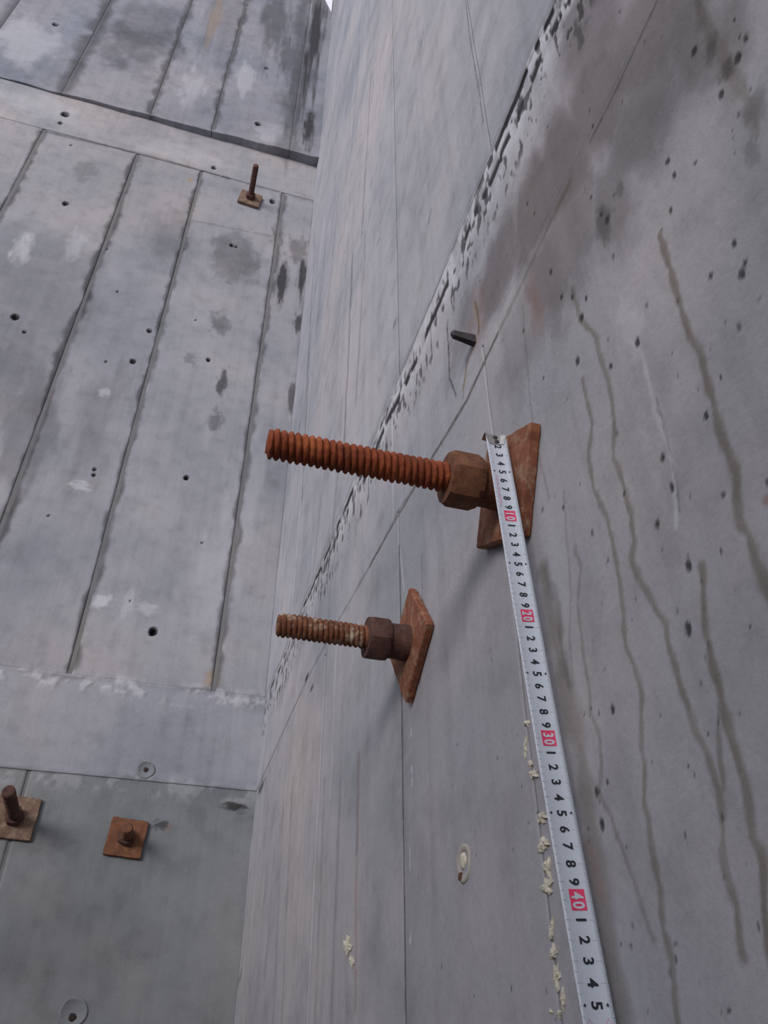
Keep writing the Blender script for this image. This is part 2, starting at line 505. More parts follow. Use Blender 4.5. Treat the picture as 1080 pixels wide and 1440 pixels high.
# ---- front wall
for px, py, r, dp in [(215, 888, .012, .02), (262, 672, .009, .018), (293, 506, .008, .016), (301, 236, .012, .02), (92, 161, .018, .02), (85, 173, .010, .012), (383, 283, .014, .016),
                      (326, 345, .010, .016), (332, 347, .007, .008), (92, 286, .013, .012), (21, 446, .014, .014), (34, 467, .007, .008), (187, 508, .011, .012), (149, 508, .005, .006),
                      (133, 660, .006, .008), (132, 668, .006, .008), (361, 185, .016, .012), (373, 106, .012, .01), (150, 350, .006, .006), (165, 410, .005, .006), (68, 725, .004, .004),
                      (183, 845, .003, .004), (210, 465, .01, .008), (284, 763, .004, .004), (275, 450, .004, .004), (78, 36, .014, .01), (100, 204, .006, .006)]:
    blob(FMARKS, 'dark', on_front(px, py), r, r * 1.15, 0.95, 0.35, 2, dp)  # black colour adds to the shade inside each hole
for px, py, ru, rz, a in [(330, 360, .10, .16, .22), (312, 540, .02, .07, .42), (304, 590, .025, .05, .28), (266, 505, .02, .03, .2), (396, 395, .025, .14, .5), (425, 385, .02, .16, .5), (390, 330, .03, .08, .3),
                          (345, 370, .06, .12, .25), (420, 350, .04, .10, .25), (420, 455, .02, .06, .45), (310, 455, .04, .06, .25), (440, 60, .05, .8, .5), (415, 130, .05, .6, .35),
                          (432, 190, .03, .25, .55), (190, 70, .18, .25, .25), (385, 40, .08, .5, .3), (405, 90, .05, .3, .3), (410, 560, .015, .1, .4), (120, 240, .05, .08, .15),
                          (40, 600, .08, .3, .18), (330, 1135, .03, .012, .5), (228, 1160, .02, .012, .4)]:
    blob(FMARKS, 'dark', on_front(px, py), ru, rz, min(0.85, a * 1.7), 1.0, 2.2)
for px, py, ru, rz, a in [(30, 350, .035, .09, .45), (112, 683, .03, .02, .4), (143, 845, .028, .024, .55), (205, 855, .03, .02, .35), (148, 552, .02, .02, .4), (105, 345, .03, .1, .25),
                          (40, 60, .15, .2, .35), (270, 130, .06, .2, .25), (345, 120, .05, .2, .3), (385, 200, .08, .12, .25), (250, 215, .2, .07, .2), (60, 150, .2, .08, .2),
                          (180, 850, .02, .05, .25), (300, 800, .08, .2, .2), (340, 700, .06, .3, .2)]:
    blob(FMARKS, 'white', on_front(px, py), ru, rz, a, 1.0, 2.2)
for px, py, ru, rz, a in [(130, 600, .07, .3, .35), (240, 330, .10, .2, .3), (50, 420, .2, .4, .3), (300, 30, .04, .5, .4), (200, 40, .2, .3, .45), (320, 40, .12, .5, .35), (20, 520, .12, .3, .4),
                          (100, 1300, .2, .15, .25), (60, 1180, .06, .03, .3)]:
    blob(FMARKS, 'damp', on_front(px, py), ru, rz, a, 0.9, 2)
blob(FMARKS, 'ochre', on_front(303, 30), 0.03, 0.35, 0.3)
blob(FMARKS, 'ochre', on_front(268, 253), 0.014, 0.02, 0.6)
blob(FMARKS, 'rust', on_front(72, 555), 0.008, 0.05, 0.5)
blob(FMARKS, 'rust', on_front(236, 1163), 0.012, 0.01, 0.5)
stroke(FMARKS, 'dark', FP((265, 309), (320, 320), (385, 333)), 0.006, 0.25, 0.7, 0.8)
stroke(FMARKS, 'dark', FP((65, 185), (128, 200), (200, 217), (322, 251)), 0.008, 0.5, 0.7, 0.7)
stroke(FMARKS, 'dark', FP((322, 251), (400, 272), (440, 284)), 0.008, 0.2, 0.7, 0.9)
# grime leaked out along the board joints of the front wall
SEAM_X = [-0.902, -0.519, -0.243, 0.122]
for x, w, a in ((-0.902, .014, .65), (-0.519, .016, .7), (-0.243, .012, .62), (0.122, .013, .62)):
    stroke(FMARKS, 'dark', [(x, ZT + 0.02), (x, ZJ - 0.02)], w, a, 0.6, 0.6)
for x, w, a in ((-0.902, .03, .6), (-0.525, .018, .6), (-0.24, .014, .6), (0.10, .04, .45)):
    stroke(FMARKS, 'dark', [(x - 0.004, ZU + 0.02), (x, 6.0), (x, 7.2)], w, a, 0.8, 0.9)
blob(FMARKS, 'ochre', on_front(297, 955), 0.022, 0.03, 0.5)


def front_crumbs(u, z, chans, h):
    """lumpy lime along both creases of the pour band"""
    for zc, up, s in ((ZT, 1, 1.0), (ZB, -1, 0.5)):
        j0, j1 = np.searchsorted(z, [zc - 0.07, zc + 0.03])
        if j1 <= j0:
            continue
        U, Z = np.meshgrid(u, z[j0:j1], indexing='ij')
        d = zc - Z + (fbm(U * 9, Z * 9, 15, 3) - 0.5) * 0.03
        lm = sstep(-0.02, 0.004, d) * (1 - sstep(0.02, 0.06, d)) * sstep(0.42, 0.66, fbm(U * 35, Z * 35, 18, 4))
        dk = np.exp(-(d / 0.007) ** 2) * (0.25 + 0.6 * sstep(0.45, 0.6, fbm(U * 14, Z * 14, 27, 3)))
        chans[2][:, j0:j1] = np.maximum(chans[2][:, j0:j1], np.clip(lm * 0.42 * s, 0, 1))
        chans[1][:, j0:j1] = np.maximum(chans[1][:, j0:j1], np.clip(dk * 0.4 * s, 0, 1))
        h[:, j0:j1] += lm * 0.004 * s


# ------------------------------------------------------------------ wall panels
Q = 1.0


def axis_steps(a, b, step):
    out = [a]
    while out[-1] < b:
        out.append(out[-1] + step(out[-1]))
    out = np.array(out)
    return a + (out - a) * (b - a) / (out[-1] - a)


def make_panel(side, parent, u0, u1, z0, z1, offset=0.0, color=(1, 1, 1), fine=True, ragged=0.0, notch=None, thick=0.05, gap=0.004, gapz=None):
    """one cast board field: a finely modelled face with its own rounded edges and depth"""
    gapz = gapz if gapz is not None else (-0.0002 if side == 'right' else 0.0)
    u0, u1 = u0 + gap / 2, u1 - gap / 2
    z0, z1 = z0 + gapz / 2, z1 - gapz / 2
    if not fine:
        su = sz = lambda t: 0.06
    elif side == 'right':
        su = lambda t: 0.0016 * Q * max(1.0, abs(t) / 0.42)
        sz = lambda t: 0.0018 * Q * (0.8 if abs(t - ZT + 0.03) < 0.06 else max(1.0, (t - 1.5) / 0.8))
    else:
        su = lambda t: 0.0036 * Q
        sz = lambda t: 0.0036 * Q * max(1.0, (t - 1.5) / 1.6)
    u, z = axis_steps(u0, u1, su), axis_steps(z0, z1, sz)
    nu, nz = len(u), len(z)
    U, Z = np.meshgrid(u, z, indexing='ij')
    h = np.zeros((nu, nz))
    chans = [np.zeros((nu, nz)) for _ in range(6)]
    sd = 3 if side == 'right' else 40
    h += (fbm(U * 3, Z * 3, sd, 3) - 0.5) * 0.003 + (fbm(U * 40, Z * 14, sd + 5, 3) - 0.5) * 0.0010
    if fine:
        apply_marks(RMARKS if side == 'right' else FMARKS, u, z, chans, h)
        (rough_joint if side == 'right' else front_crumbs)(u, z, chans, h)
    # worn arrises
    e = np.minimum(U - u0, u1 - U)
    rw = 0.0006 if side == 'right' else 0.0026
    h -= rw * (1 - sstep(0, rw * 1.6, e)) ** 2
    h += offset(U) if callable(offset) else offset
    if ragged:
        k = np.clip(1 - (Z - z0) / 0.06, 0, 1)
        Z = Z + k * (fbm(U * 9, U * 0 + 3.1, 70, 4) - 0.5) * ragged
    if notch is not None:
        lim = notch(Z)
        U = np.where(U > lim, lim, U)
    if side == 'right':
        face = np.stack([WX - h, U, Z], -1)
        back = lambda P: P * [0, 1, 1] + [WX + thick, 0, 0]
    else:
        face = np.stack([U, WY - h, Z], -1)
        back = lambda P: P * [1, 0, 1] + [0, WY + thick, 0]
    V = face.reshape(-1, 3)
    idx = np.arange(nu * nz).reshape(nu, nz)
    q = np.stack([idx[:-1, :-1], idx[1:, :-1], idx[1:, 1:], idx[:-1, 1:]], -1).reshape(-1, 4)
    ring = np.concatenate([idx[:-1, 0], idx[-1, :-1], idx[:0:-1, -1], idx[0, :0:-1]])
    n0 = len(V)
    V2 = back(V[ring])
    r2 = n0 + np.arange(len(ring))
    sk = np.stack([ring, r2, np.roll(r2, -1), np.roll(ring, -1)], -1)
    if side == 'right':
        q = q[:, ::-1]
        sk = sk[:, ::-1]
    me = np_mesh('panel', np.concatenate([V, V2]), np.concatenate([q, sk]), len(q))
    for nm, cs in (('stain', chans[:3]), ('tint', chans[3:])):
        at = me.attributes.new(nm, 'FLOAT_COLOR', 'POINT')
        c = np.ones((n0 + len(ring), 4), dtype=np.float32)
        s = np.stack(cs, -1).reshape(-1, 3)
        c[:n0, :3] = s
        c[n0:, :3] = s[ring]
        at.data.foreach_set('color', c.ravel())
    o = link('panel', me, 'concrete', parent)
    o.color = (*color, 1)
    if gap > 0.0007:          # mortar line in the joint on the panel's far side
        off = float(offset(np.array(u1))) if callable(offset) else offset
        d0, d1, hw = 0.0028 - off, 0.036, gap / 2 + 0.004
        bm = bmesh.new()
        for d in (d0, d1):
            for uu, zz in ((-hw, z0), (hw, z0), (hw, z1), (-hw, z1)):
                q_ = u1 + gap / 2 + uu
                bm.verts.new((WX + d, q_, zz) if side == 'right' else (q_, WY + d, zz))
        bm.verts.ensure_lookup_table()
        v = bm.verts
        for f in ((0, 1, 2, 3), (7, 6, 5, 4), (0, 4, 5, 1), (1, 5, 6, 2), (2, 6, 7, 3), (3, 7, 4, 0)):
            bm.faces.new([v[k] for k in f])
        bm_obj('joint_mortar', bm, 'joint', parent)
    return o


def slab(name, outline, axis, d0, d1, mat, kind='structure'):
    """prism of a (u, z) outline between two depths; axis 'x' for the right wall, 'y' for the front wall, 'z' flat"""
    bm = bmesh.new()
    mk = {'x': lambda p, d: (d, p[0], p[1]), 'y': lambda p, d: (p[0], d, p[1]), 'z': lambda p, d: (p[0], p[1], d)}[axis]
    a = [bm.verts.new(mk(p, d0)) for p in outline]
    b = [bm.verts.new(mk(p, d1)) for p in outline]
    bm.faces.new(a)
    bm.faces.new(b[::-1])
    n = len(a)
    for i in range(n):
        bm.faces.new((a[i], b[i], b[(i + 1) % n], a[(i + 1) % n]))
    return tag(bm_obj(name, bm, mat), kind=kind)


TOP = 7.6
SKY0 = on_front(470, 30)
SKY1 = on_front(455, 0)
slope = (SKY1[0] - SKY0[0]) / (SKY1[1] - SKY0[1])
notch = lambda Z: np.where(Z > SKY0[1] - 0.05, 0.262 + np.minimum(0, slope * 1.0 * (Z - SKY0[1] + 0.05)), 9.0)

tag(slab('floor', [(-3.2, -2.0), (0.45, -2.0), (0.45, 2.2), (-3.2, 2.2)], 'z', -0.15, 0.0, 'floor'), 'grey concrete floor of the chamber')
wall_right = tag(slab('wall_right', [(-2.0, 0.0), (2.2, 0.0), (2.2, TOP), (-2.0, TOP)], 'x', WX + 0.032, WX + 0.20, 'joint'),
                 'pale grey board marked concrete wall with muddy drips, rough pour joint and large bolts')
tag(slab('shade_wall_back', [(-3.4, 0.0), (0.46, 0.0), (0.46, 2.25), (-3.4, 2.25)], 'y', -2.2, -2.0, 'floor'))  # added low wall behind the camera, unseen, shades the lower walls
tag(slab('shade_wall_left', [(-2.0, 0.0), (2.2, 0.0), (2.2, 2.25), (-2.0, 2.25)], 'x', -3.4, -3.2, 'floor'))  # added unseen wall, far left, also keeps light off the lower walls
xe = notch(np.array([TOP]))[0]
wall_front = tag(slab('wall_front', [(-3.2, 0.0), (WX, 0.0), (WX, SKY0[1] - 0.05), (float(xe), TOP), (-3.2, TOP)], 'y', WY + 0.032, WY + 0.20, 'joint'),
                 'pale grey concrete wall with tall board joints and a dark step near its top')

# right wall fields
LOW, BAND, UP = (1.05, 1.03, 1.03), (1.04, 1.03, 1.05), (1.05, 1.055, 1.085)
for u0, u1, f in ((-2.0, -1.3, 0), (-1.3, -0.65, 0), (-0.65, 0.0, 0), (0.0, 0.506, 1), (0.506, 0.808, 1), (0.808, 1.24, 1), (1.24, 1.66, 1), (1.66, 2.006, 1)):
    if f:
        make_panel('right', wall_right, u0, u1, 0.0, 1.42, 0.0, LOW, False, gap=0.0016)
        make_panel('right', wall_right, u0, u1, 1.42, ZB, 0.0, LOW, True, gap=0.0016)
    else:
        make_panel('right', wall_right, u0, u1, 0.0, ZB, 0.0, LOW, False, gap=0.0016)
for u0, u1, f in ((-2.0, -1.0, 0), (-1.0, 0.0, 0), (0.0, 0.83, 1), (0.83, 2.006, 1)):
    make_panel('right', wall_right, u0, u1, ZB, ZT, 0.0, BAND, bool(f), gap=0.0006)
for u0, u1, f in ((-2.0, -1.3, 0), (-1.3, -0.65, 0), (-0.65, 0.0, 0), (0.0, 0.425, 3.1), (0.425, 0.792, 4.1), (0.792, 1.24, 5.4), (1.24, 1.66, 6.7), (1.66, 2.006, 6.9)):
    if f:
        make_panel('right', wall_right, u0, u1, ZT, f, 0.0004, UP, True, ragged=0.0, gap=0.0008)
        make_panel('right', wall_right, u0, u1, f, TOP, 0.0004, UP, False, gap=0.0016)
    else:
        make_panel('right', wall_right, u0, u1, ZT, TOP, 0.0004, UP, False, gap=0.0016)

# front wall fields
step = lambda U: np.clip(0.005 + (U + 1.1) * 0.032, 0.004, 0.05)
XS = [-3.2, -2.8, -2.4, -2.03, -1.66, -1.28] + SEAM_X + [0.268]
for k in range(len(XS) - 1):
    f = XS[k] >= -1.3
    x0, x1 = XS[k], XS[k + 1]
    make_panel('front', wall_front, x0, x1, ZT, ZJ, 0.0, (0.82, 0.82, 0.835), f, gap=0.011)
    make_panel('front', wall_front, x0, x1, ZU, TOP, step, (0.68, 0.70, 0.75), f, ragged=0.03, gap=0.003, notch=notch)
for x0, x1, f in ((-3.2, -1.66, 0), (-1.66, 0.268, 1)):
    make_panel('front', wall_front, x0, x1, ZB, ZT, 0.002, (0.84, 0.85, 0.88), bool(f), gap=0.004)
    make_panel('front', wall_front, x0, x1, ZJ, ZU, 0.001, (0.90, 0.89, 0.885), bool(f), gap=0.003)
for x0, x1, f in ((-3.2, -2.3, 0), (-2.3, -1.4, 0), (-1.4, -0.9, 0), (-0.9, -0.275, 1), (-0.275, 0.268, 1)):  # greenish lower pour, colour darkened further in place of shade low down
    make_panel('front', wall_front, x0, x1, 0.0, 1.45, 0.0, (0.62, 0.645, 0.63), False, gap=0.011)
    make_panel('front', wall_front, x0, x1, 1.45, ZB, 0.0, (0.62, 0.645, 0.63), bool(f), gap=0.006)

# ------------------------------------------------------------------ frames on the walls


def right_frame(y, z, spin=0.0, x=WX):
    m = Matrix(((0, 0, -1), (-1, 0, 0), (0, 1, 0))).to_4x4()       # local x=-Y, y=Z, z=-X
    m.translation = (x, y, z)
    return m @ Matrix.Rotation(spin, 4, 'Z')


def front_frame(x, z, spin=0.0, y=WY):
    m = Matrix(((1, 0, 0), (0, 0, -1), (0, 1, 0))).to_4x4()        # local x=X, y=Z, z=-Y
    m.translation = (x, y, z)
    return m @ Matrix.Rotation(spin, 4, 'Z')


def empty(name, mat):
    o = bpy.data.objects.new(name, None)
    o.empty_display_size = 0.05
    COL.objects.link(o)
    o.matrix_world = mat
    return o


# ------------------------------------------------------------------ bolts


def threaded_rod(z0, z1, r, pitch, depth, seed, seg=36, per=9):
    n = int((z1 - z0) / pitch * per)
    zs = np.linspace(z0, z1, n)
    th = np.linspace(0, 2 * math.pi, seg, endpoint=False)
    T, Zz = np.meshgrid(th, zs, indexing='ij')
    ph = (Zz / pitch - T / (2 * math.pi)) % 1.0
    prof = 1 - np.exp(-((ph - 0.5) / 0.21) ** 2)                      # round crests, narrow roots
    rr = r - depth * (1 - prof)
    rr += (vnoise(T * 5, Zz * 900, seed) - 0.5) * 0.0008 + (vnoise(T * 2, Zz * 120, seed + 1) - 0.5) * 0.0007
    rr -= 0.0022 * sstep(z1 - 0.004, z1, Zz)                          # chamfered tip
    V = np.stack([rr * np.cos(T), rr * np.sin(T), Zz], -1).reshape(-1, 3)
    idx = np.arange(seg * n).reshape(seg, n)
    nx = np.roll(idx, -1, 0)
    q = np.stack([idx[:, :-1], nx[:, :-1], nx[:, 1:], idx[:, 1:]], -1).reshape(-1, 4)
    # dished end face: inner ring
    inner = np.stack([0.35 * r * np.cos(th), 0.35 * r * np.sin(th), np.full(seg, z1 + 0.0005)], -1)
    b = len(V)
    ii = b + np.arange(seg)
    q2 = np.stack([idx[:, -1], nx[:, -1], np.roll(ii, -1), ii], -1)
    V = np.concatenate([V, inner, [[0, 0, z1 + 0.0006]]])
    c = len(V) - 1
    h = seg // 2
    q3 = np.array([[ii[2 * k], ii[(2 * k + 1) % seg], ii[(2 * k + 2) % seg], c] for k in range(h)])
    return np_mesh('threaded_rod', V, np.concatenate([q, q2, q3]), len(q))


def hex_nut(z0, z1, R, spin=0.0):
    """hexagonal nut with chamfered corners"""
    bm = bmesh.new()
    rings = []
    for z, f in ((z0, 0.87), (z0 + (z1 - z0) * 0.14, 1.0), (z1 - (z1 - z0) * 0.14, 1.0), (z1, 0.87)):
        ring = []
        for k in range(24):
            a = 2 * math.pi * k / 24
            hexr = R * math.cos(math.pi / 6) / math.cos(((a + math.pi / 6) % (math.pi / 3)) - math.pi / 6)
            rr = min(hexr, R * 0.97) if f == 1.0 else min(hexr, R * f * 1.01)
            ring.append(bm.verts.new((rr * math.cos(a + spin), rr * math.sin(a + spin), z)))
        rings.append(ring)
    for i in range(3):
        for k in range(24):
            bm.faces.new((rings[i][k], rings[i][(k + 1) % 24], rings[i + 1][(k + 1) % 24], rings[i + 1][k]))
    bm.faces.new(rings[0][::-1])
    bm.faces.new(rings[3])
    return bm


def collar_bm(z0, z1, r0, r1):
    bm = bmesh.new()
    prof = [(r0, z0), (r0, z0 + (z1 - z0) * .3), (r1, z0 + (z1 - z0) * .45), (r1, z1 - .001), (r1 - .001, z1)]
    rings = [[bm.verts.new((r * math.cos(2 * math.pi * k / 28), r * math.sin(2 * math.pi * k / 28), z)) for k in range(28)] for r, z in prof]
    for a, b in zip(rings, rings[1:]):
        for k in range(28):
            bm.faces.new((a[k], a[(k + 1) % 28], b[(k + 1) % 28], b[k]))
    bm.faces.new(rings[0][::-1])
    bm.faces.new(rings[-1])
    return bm


def plate_bm(side, t, seed, lift=0.0):
    """square washer plate cut from bar: slightly ragged edges, bevelled arrises"""
    rnd = random.Random(seed)
    bm = bmesh.new()
    n, hs = 12, side / 2
    per = []
    for (ax, ay), (bx, by) in zip([(-1, -1), (1, -1), (1, 1), (-1, 1)], [(1, -1), (1, 1), (-1, 1), (-1, -1)]):
        for k in range(n):
            f = k / n
            j = 0 if k == 0 else rnd.uniform(-0.0007, 0.0007)
            x, y = (ax + (bx - ax) * f) * hs, (ay + (by - ay) * f) * hs
            s = 0.985 if k == 0 else 1.0
            per.append((x * s + j, y * s + j))
    rings = []
    for z, s in ((lift, 0.99), (lift + 0.001, 1.0), (lift + t - 0.0015, 1.0), (lift + t, 0.975)):
        rings.append([bm.verts.new((x * s, y * s, z)) for x, y in per])
    m = len(per)
    for a, b in zip(rings, rings[1:]):
        for k in range(m):
            bm.faces.new((a[k], a[(k + 1) % m], b[(k + 1) % m], b[k]))
    bm.faces.new(rings[0][::-1])
    bm.faces.new(rings[-1])
    return bm


def anchor_bolt(name, frame, plate_side, spin, plate_t, collar, nut, rod, mats, labels, seed):
    root = empty(name, frame)
    p = bm_obj('plate', plate_bm(plate_side, plate_t, seed, 0.0005), mats[0], root)
    p.rotation_euler = (0, 0, spin)
    if collar:
        bm_obj('collar', collar_bm(plate_t, collar[0], collar[1], collar[1] * 0.96), mats[1], root, False)
    nb = bm_obj('nut', hex_nut(nut[0], nut[1], nut[2], nut[3]), mats[1], root)
    link('threaded_rod', threaded_rod(plate_t, rod[0], rod[1], rod[2], rod[3], seed), mats[2], root)
    return root


root = anchor_bolt('anchor_bolt', right_frame(0.481, 1.5 + 0.4365), 0.096, math.radians(63), 0.010, (0.034, 0.0205), (0.033, 0.062, 0.0254, 0.35),
                   (0.216, 0.0130, 0.0058, 0.0026), ('rust_plate', 'rust_brown', 'rust_bright'), None, 11)
tag(root, 'longest bright orange rusted threaded bolt with hex nut and plate behind the tape', 'bolt', 'rusted anchor bolts')
root = anchor_bolt('anchor_bolt', right_frame(0.7537, 1.5 + 0.4265), 0.096, math.radians(-55), 0.009, (0.034, 0.0205), (0.033, 0.057, 0.0262, 0.12),
                   (0.157, 0.0134, 0.0058, 0.0020), ('rust_plate', 'rust_dark', 'rust_dusty'), None, 23)
tag(root, 'dusty brown rusted threaded bolt with diamond-shaped plate, below and left of the longest bolt', 'bolt', 'rusted anchor bolts')
root = anchor_bolt('anchor_bolt', front_frame(-0.018, 1.5 + 3.2015, 0, WY - 0.001), 0.094, math.radians(-7), 0.012, None, (0.012, 0.034, 0.022, 0.2),
                   (0.168, 0.0125, 0.0064, 0.0016), ('rust_old', 'rust_dark', 'rust_dark'), None, 31)
tag(root, 'small distant rusted bolt on square plate under the dark step of the front wall', 'bolt', 'rusted anchor bolts')
root = anchor_bolt('anchor_bolt', front_frame(-0.277, 1.5 + 0.545, 0, WY), 0.093, math.radians(-2), 0.010, None, (0.010, 0.032, 0.022, 0.5),
                   (0.195, 0.0135, 0.0064, 0.0015), ('rust_old', 'rust_dark', 'rust_dark'), None, 37)
tag(root, 'rusted bolt on mud-coloured square plate at the lower left edge of the photo', 'bolt', 'rusted anchor bolts')
root = anchor_bolt('anchor_bolt', front_frame(-0.029, 1.5 + 0.52, 0, WY), 0.084, math.radians(-4), 0.010, None, (0.010, 0.030, 0.021, 0.1),
                   (0.090, 0.0125, 0.0064, 0.0015), ('rust_brown', 'rust_dark', 'rust_brown'), None, 41)
tag(root, 'short stubby rusted bolt on red-brown square plate low on the front wall', 'bolt', 'rusted anchor bolts')

# ------------------------------------------------------------------ steel stub in the band
by, bz = on_right(668, 480)
bm = bmesh.new()
sect = [(0.0, 0.0062, 0.004), (0.012, 0.0060, 0.0035), (0.022, 0.0048, 0.003), (0.031, 0.0042, 0.0028), (0.034, 0.0020, 0.0015)]
rings = []
for d, hh, tt in sect:
    rings.append([bm.verts.new((sx * tt, sy * hh + d * 0.10, d - 0.006)) for sx, sy in ((-1, -1), (1, -1), (1, 1), (0, 1.25), (-1, 1))])
for a, b in zip(rings, rings[1:]):
    for k in range(5):
        bm.faces.new((a[k], a[(k + 1) % 5], b[(k + 1) % 5], b[k]))
bm.faces.new(rings[0][::-1])
bm.faces.new(rings[-1])
stub = bm_obj('steel_stub', bm, 'stub')
stub.matrix_world = right_frame(by, bz)
tag(stub, 'short blackened steel stub poking out of the right wall above the longest bolt', 'steel stub')

# ------------------------------------------------------------------ tape measure blade
# cm mark -> where its blade centre is seen, and how far off the wall it hangs
TP = [(0.6, (696.5, 605), 0.2345), (2, (700.4, 632), 0.2345), (5, (706.3, 664), 0.235), (9, (714, 711.7), 0.236), (15, (727.5, 790), 0.238), (20, (740, 863), 0.2395),
      (25, (755, 945), 0.241), (30, (770.5, 1038), 0.242), (35, (790, 1145), 0.2435), (40, (813, 1268), 0.2445), (45, (837, 1410), 0.2455)]
tk = np.array([t for t, _, _ in TP], float)
pk = np.array([[x, *on_right(px, py, x)] for _, (px, py), x in TP])
# smooth the measured points: a nearly straight hanging blade (quadratic fit along the marks)
fit = [np.polyfit(tk, pk[:, i], 3) for i in range(3)]
fit[0] = np.polyfit(tk, pk[:, 0], 2)


def tape_c(t):
    t2 = min(t, 46.5)
    p = np.array([np.polyval(f, t2) for f in fit])
    if t > t2:
        d = np.array([np.polyval(f, 46.5) - np.polyval(f, 45.5) for f in fit])
        p = p + d * (t - t2)
    return p


TW = 0.0184


def tape_pt(t, v, lift=0.0):
    """t cm along, v metres across (towards the wall), lift off the face towards the phone"""
    c = tape_c(t)
    T = tape_c(t + 0.2) - tape_c(t - 0.2)
    T /= np.linalg.norm(T)
    Wd = np.array([1.0, -0.10, 0.0])
    Wd -= T * (Wd @ T)
    Wd /= np.linalg.norm(Wd)
    N = np.cross(T, Wd)              # out of the printed face
    s = 0.0016 * (1 - (v / (TW / 2)) ** 2)
    return c + Wd * v + N * (lift - s)


tape_root = empty('tape_measure', Matrix.Translation(Vector(tape_c(46)) + Vector((0, 0, 1.5 - 1.5))))
T0 = tape_root.matrix_world.translation.copy()


def tape_obj(name, V, F, mat, parent=None):
    me = bpy.data.meshes.new(name)
    me.from_pydata([tuple(Vector(v) - T0) for v in V], [], F)
    me.update()
    return link(name, me, mat, parent or tape_root)


ts = np.arange(0.9, 62.01, 0.5)
vs = np.linspace(-TW / 2, TW / 2, 9)
V, F = [], []
for t in ts:
    for v in vs:
        V.append(tape_pt(t, v))
    for v in vs:
        V.append(tape_pt(t, v, -0.0003))
nv = len(vs)
for i in range(len(ts) - 1):
    a, b = i * 2 * nv, (i + 1) * 2 * nv
    for k in range(nv - 1):
        F.append((a + k, b + k, b + k + 1, a + k + 1))
        F.append((a + nv + k, a + nv + k + 1, b + nv + k + 1, b + nv + k))
    F.append((a, a + nv, b + nv, b))
    F.append((a + nv - 1, b + nv - 1, b + 2 * nv - 1, a + 2 * nv - 1))
blade = tape_obj('blade', V, F, 'tape')
for p in blade.data.polygons:
    p.use_smooth = True


def glyph(ch):
    cu = bpy.data.curves.new('glyph', 'FONT')
    cu.body = ch
    cu.size = 1.0
    cu.offset = 0.03
    cu.resolution_u = 4
    ob = bpy.data.objects.new('glyph', cu)
    COL.objects.link(ob)
    dg = bpy.context.evaluated_depsgraph_get()
    me = bpy.data.meshes.new_from_object(ob.evaluated_get(dg))
    co = np.array([v.co[:2] for v in me.vertices])
    fa = [tuple(p.vertices) for p in me.polygons]
    bpy.data.objects.remove(ob)
    bpy.data.curves.remove(cu)
    bpy.data.meshes.remove(me)
    mn, mx = co.min(0), co.max(0)
    co = (co - (mn + mx) / 2) / (mx[1] - mn[1])      # height 1, centred
    return co, fa


GL = {c: glyph(c) for c in '0123456789'}


def numeral(name, t, text, mat, height, parent=None, lift=0.0003, vc=0.0008, wide=1.0):
    V, F = [], []
    x = 0.0
    adv = 0.62
    for k, ch in enumerate(text):
        co, fa = GL[ch]
        off = (k - (len(text) - 1) / 2) * adv * 1.12
        b = len(V)
        for cx, cy in co:
            V.append(tape_pt(t + (cx * wide + off) * height * 100, vc + cy * height, lift))
        F += [tuple(b + i for i in f) for f in fa]
    return tape_obj(name, V, F, mat, parent)


def patch(ta, tb, va, vb, lift, n=3):
    V = []
    for i in range(2):
        for k in range(n + 1):
            V.append(tape_pt((ta, tb)[i], va + (vb - va) * k / n, lift))
    F = [(k, n + 1 + k, n + 2 + k, k + 1) for k in range(n)]
    return V, F


for t in range(2, 58):
    if t % 10 == 0:
        V, F = patch(t - 0.60, t + 0.52, -0.0036, 0.0056, 0.00025, 6)
        box = tape_obj('red_box', V, F, 'ink_red')
        numeral('numeral', t, str(t), 'tape', 0.0072, box, 0.00045, 0.0010, 0.8)
    else:
        numeral('numeral', t, str(t % 10), 'ink', 0.0062)
    if t % 10 == 5:
        for v in (-0.0062, 0.0066):
            m = [tape_pt(t - 0.0, v - 0.0008, 0.0003), tape_pt(t + 0.10, v, 0.0003), tape_pt(t, v + 0.0008, 0.0003), tape_pt(t - 0.10, v, 0.0003)]
            tape_obj('dot', m, [(0, 1, 2, 3)], 'ink')
# centimetre and half-centimetre ticks, one printed layer
V, F = [], []
for k in range(3, 110):
    t = k * 0.5 + 0.5
    L = 0.0040 if k % 2 else 0.0022
    for s in (-1, 1):
        a, f = patch(t - 0.018, t + 0.018, s * (TW / 2 - 0.0004), s * (TW / 2 - L), 0.00025, 2)
        if s < 0:
            f = [tuple(reversed(q)) for q in f]
        b = len(V)
        V += a
        F += [tuple(b + i for i in q) for q in f]
tape_obj('tick_marks', V, F, 'ink_tick')
# worn pink lettering near the hook, too rubbed to read
V, F = [], []
rp = random.Random(5)
t = 5.5
while t < 8.9:
    w = rp.uniform(0.08, 0.16)
    a, f = patch(t, t + w, -0.0058, -0.0058 + rp.uniform(0.001, 0.0022), 0.00025, 1)
    b = len(V)
    V += a
    F += [tuple(b + i for i in q) for q in f]
    t += w + rp.uniform(0.06, 0.14)
tape_obj('worn_lettering', V, F, 'ink_pink')
# two pink outlined diamonds after the 45 mark
for v in (-0.0050, 0.0056):
    V, F = [], []
    for r in (0.0016, 0.0011):
        for dt, dv in ((0, -1), (1, 0), (0, 1), (-1, 0)):
            V.append(tape_pt(45.75 + dt * r * 130, v + dv * r, 0.0003))
    F = [(k, (k + 1) % 4, 4 + (k + 1) % 4, 4 + k) for k in range(4)]
    tape_obj('diamond_mark', V, F, 'ink_pink')
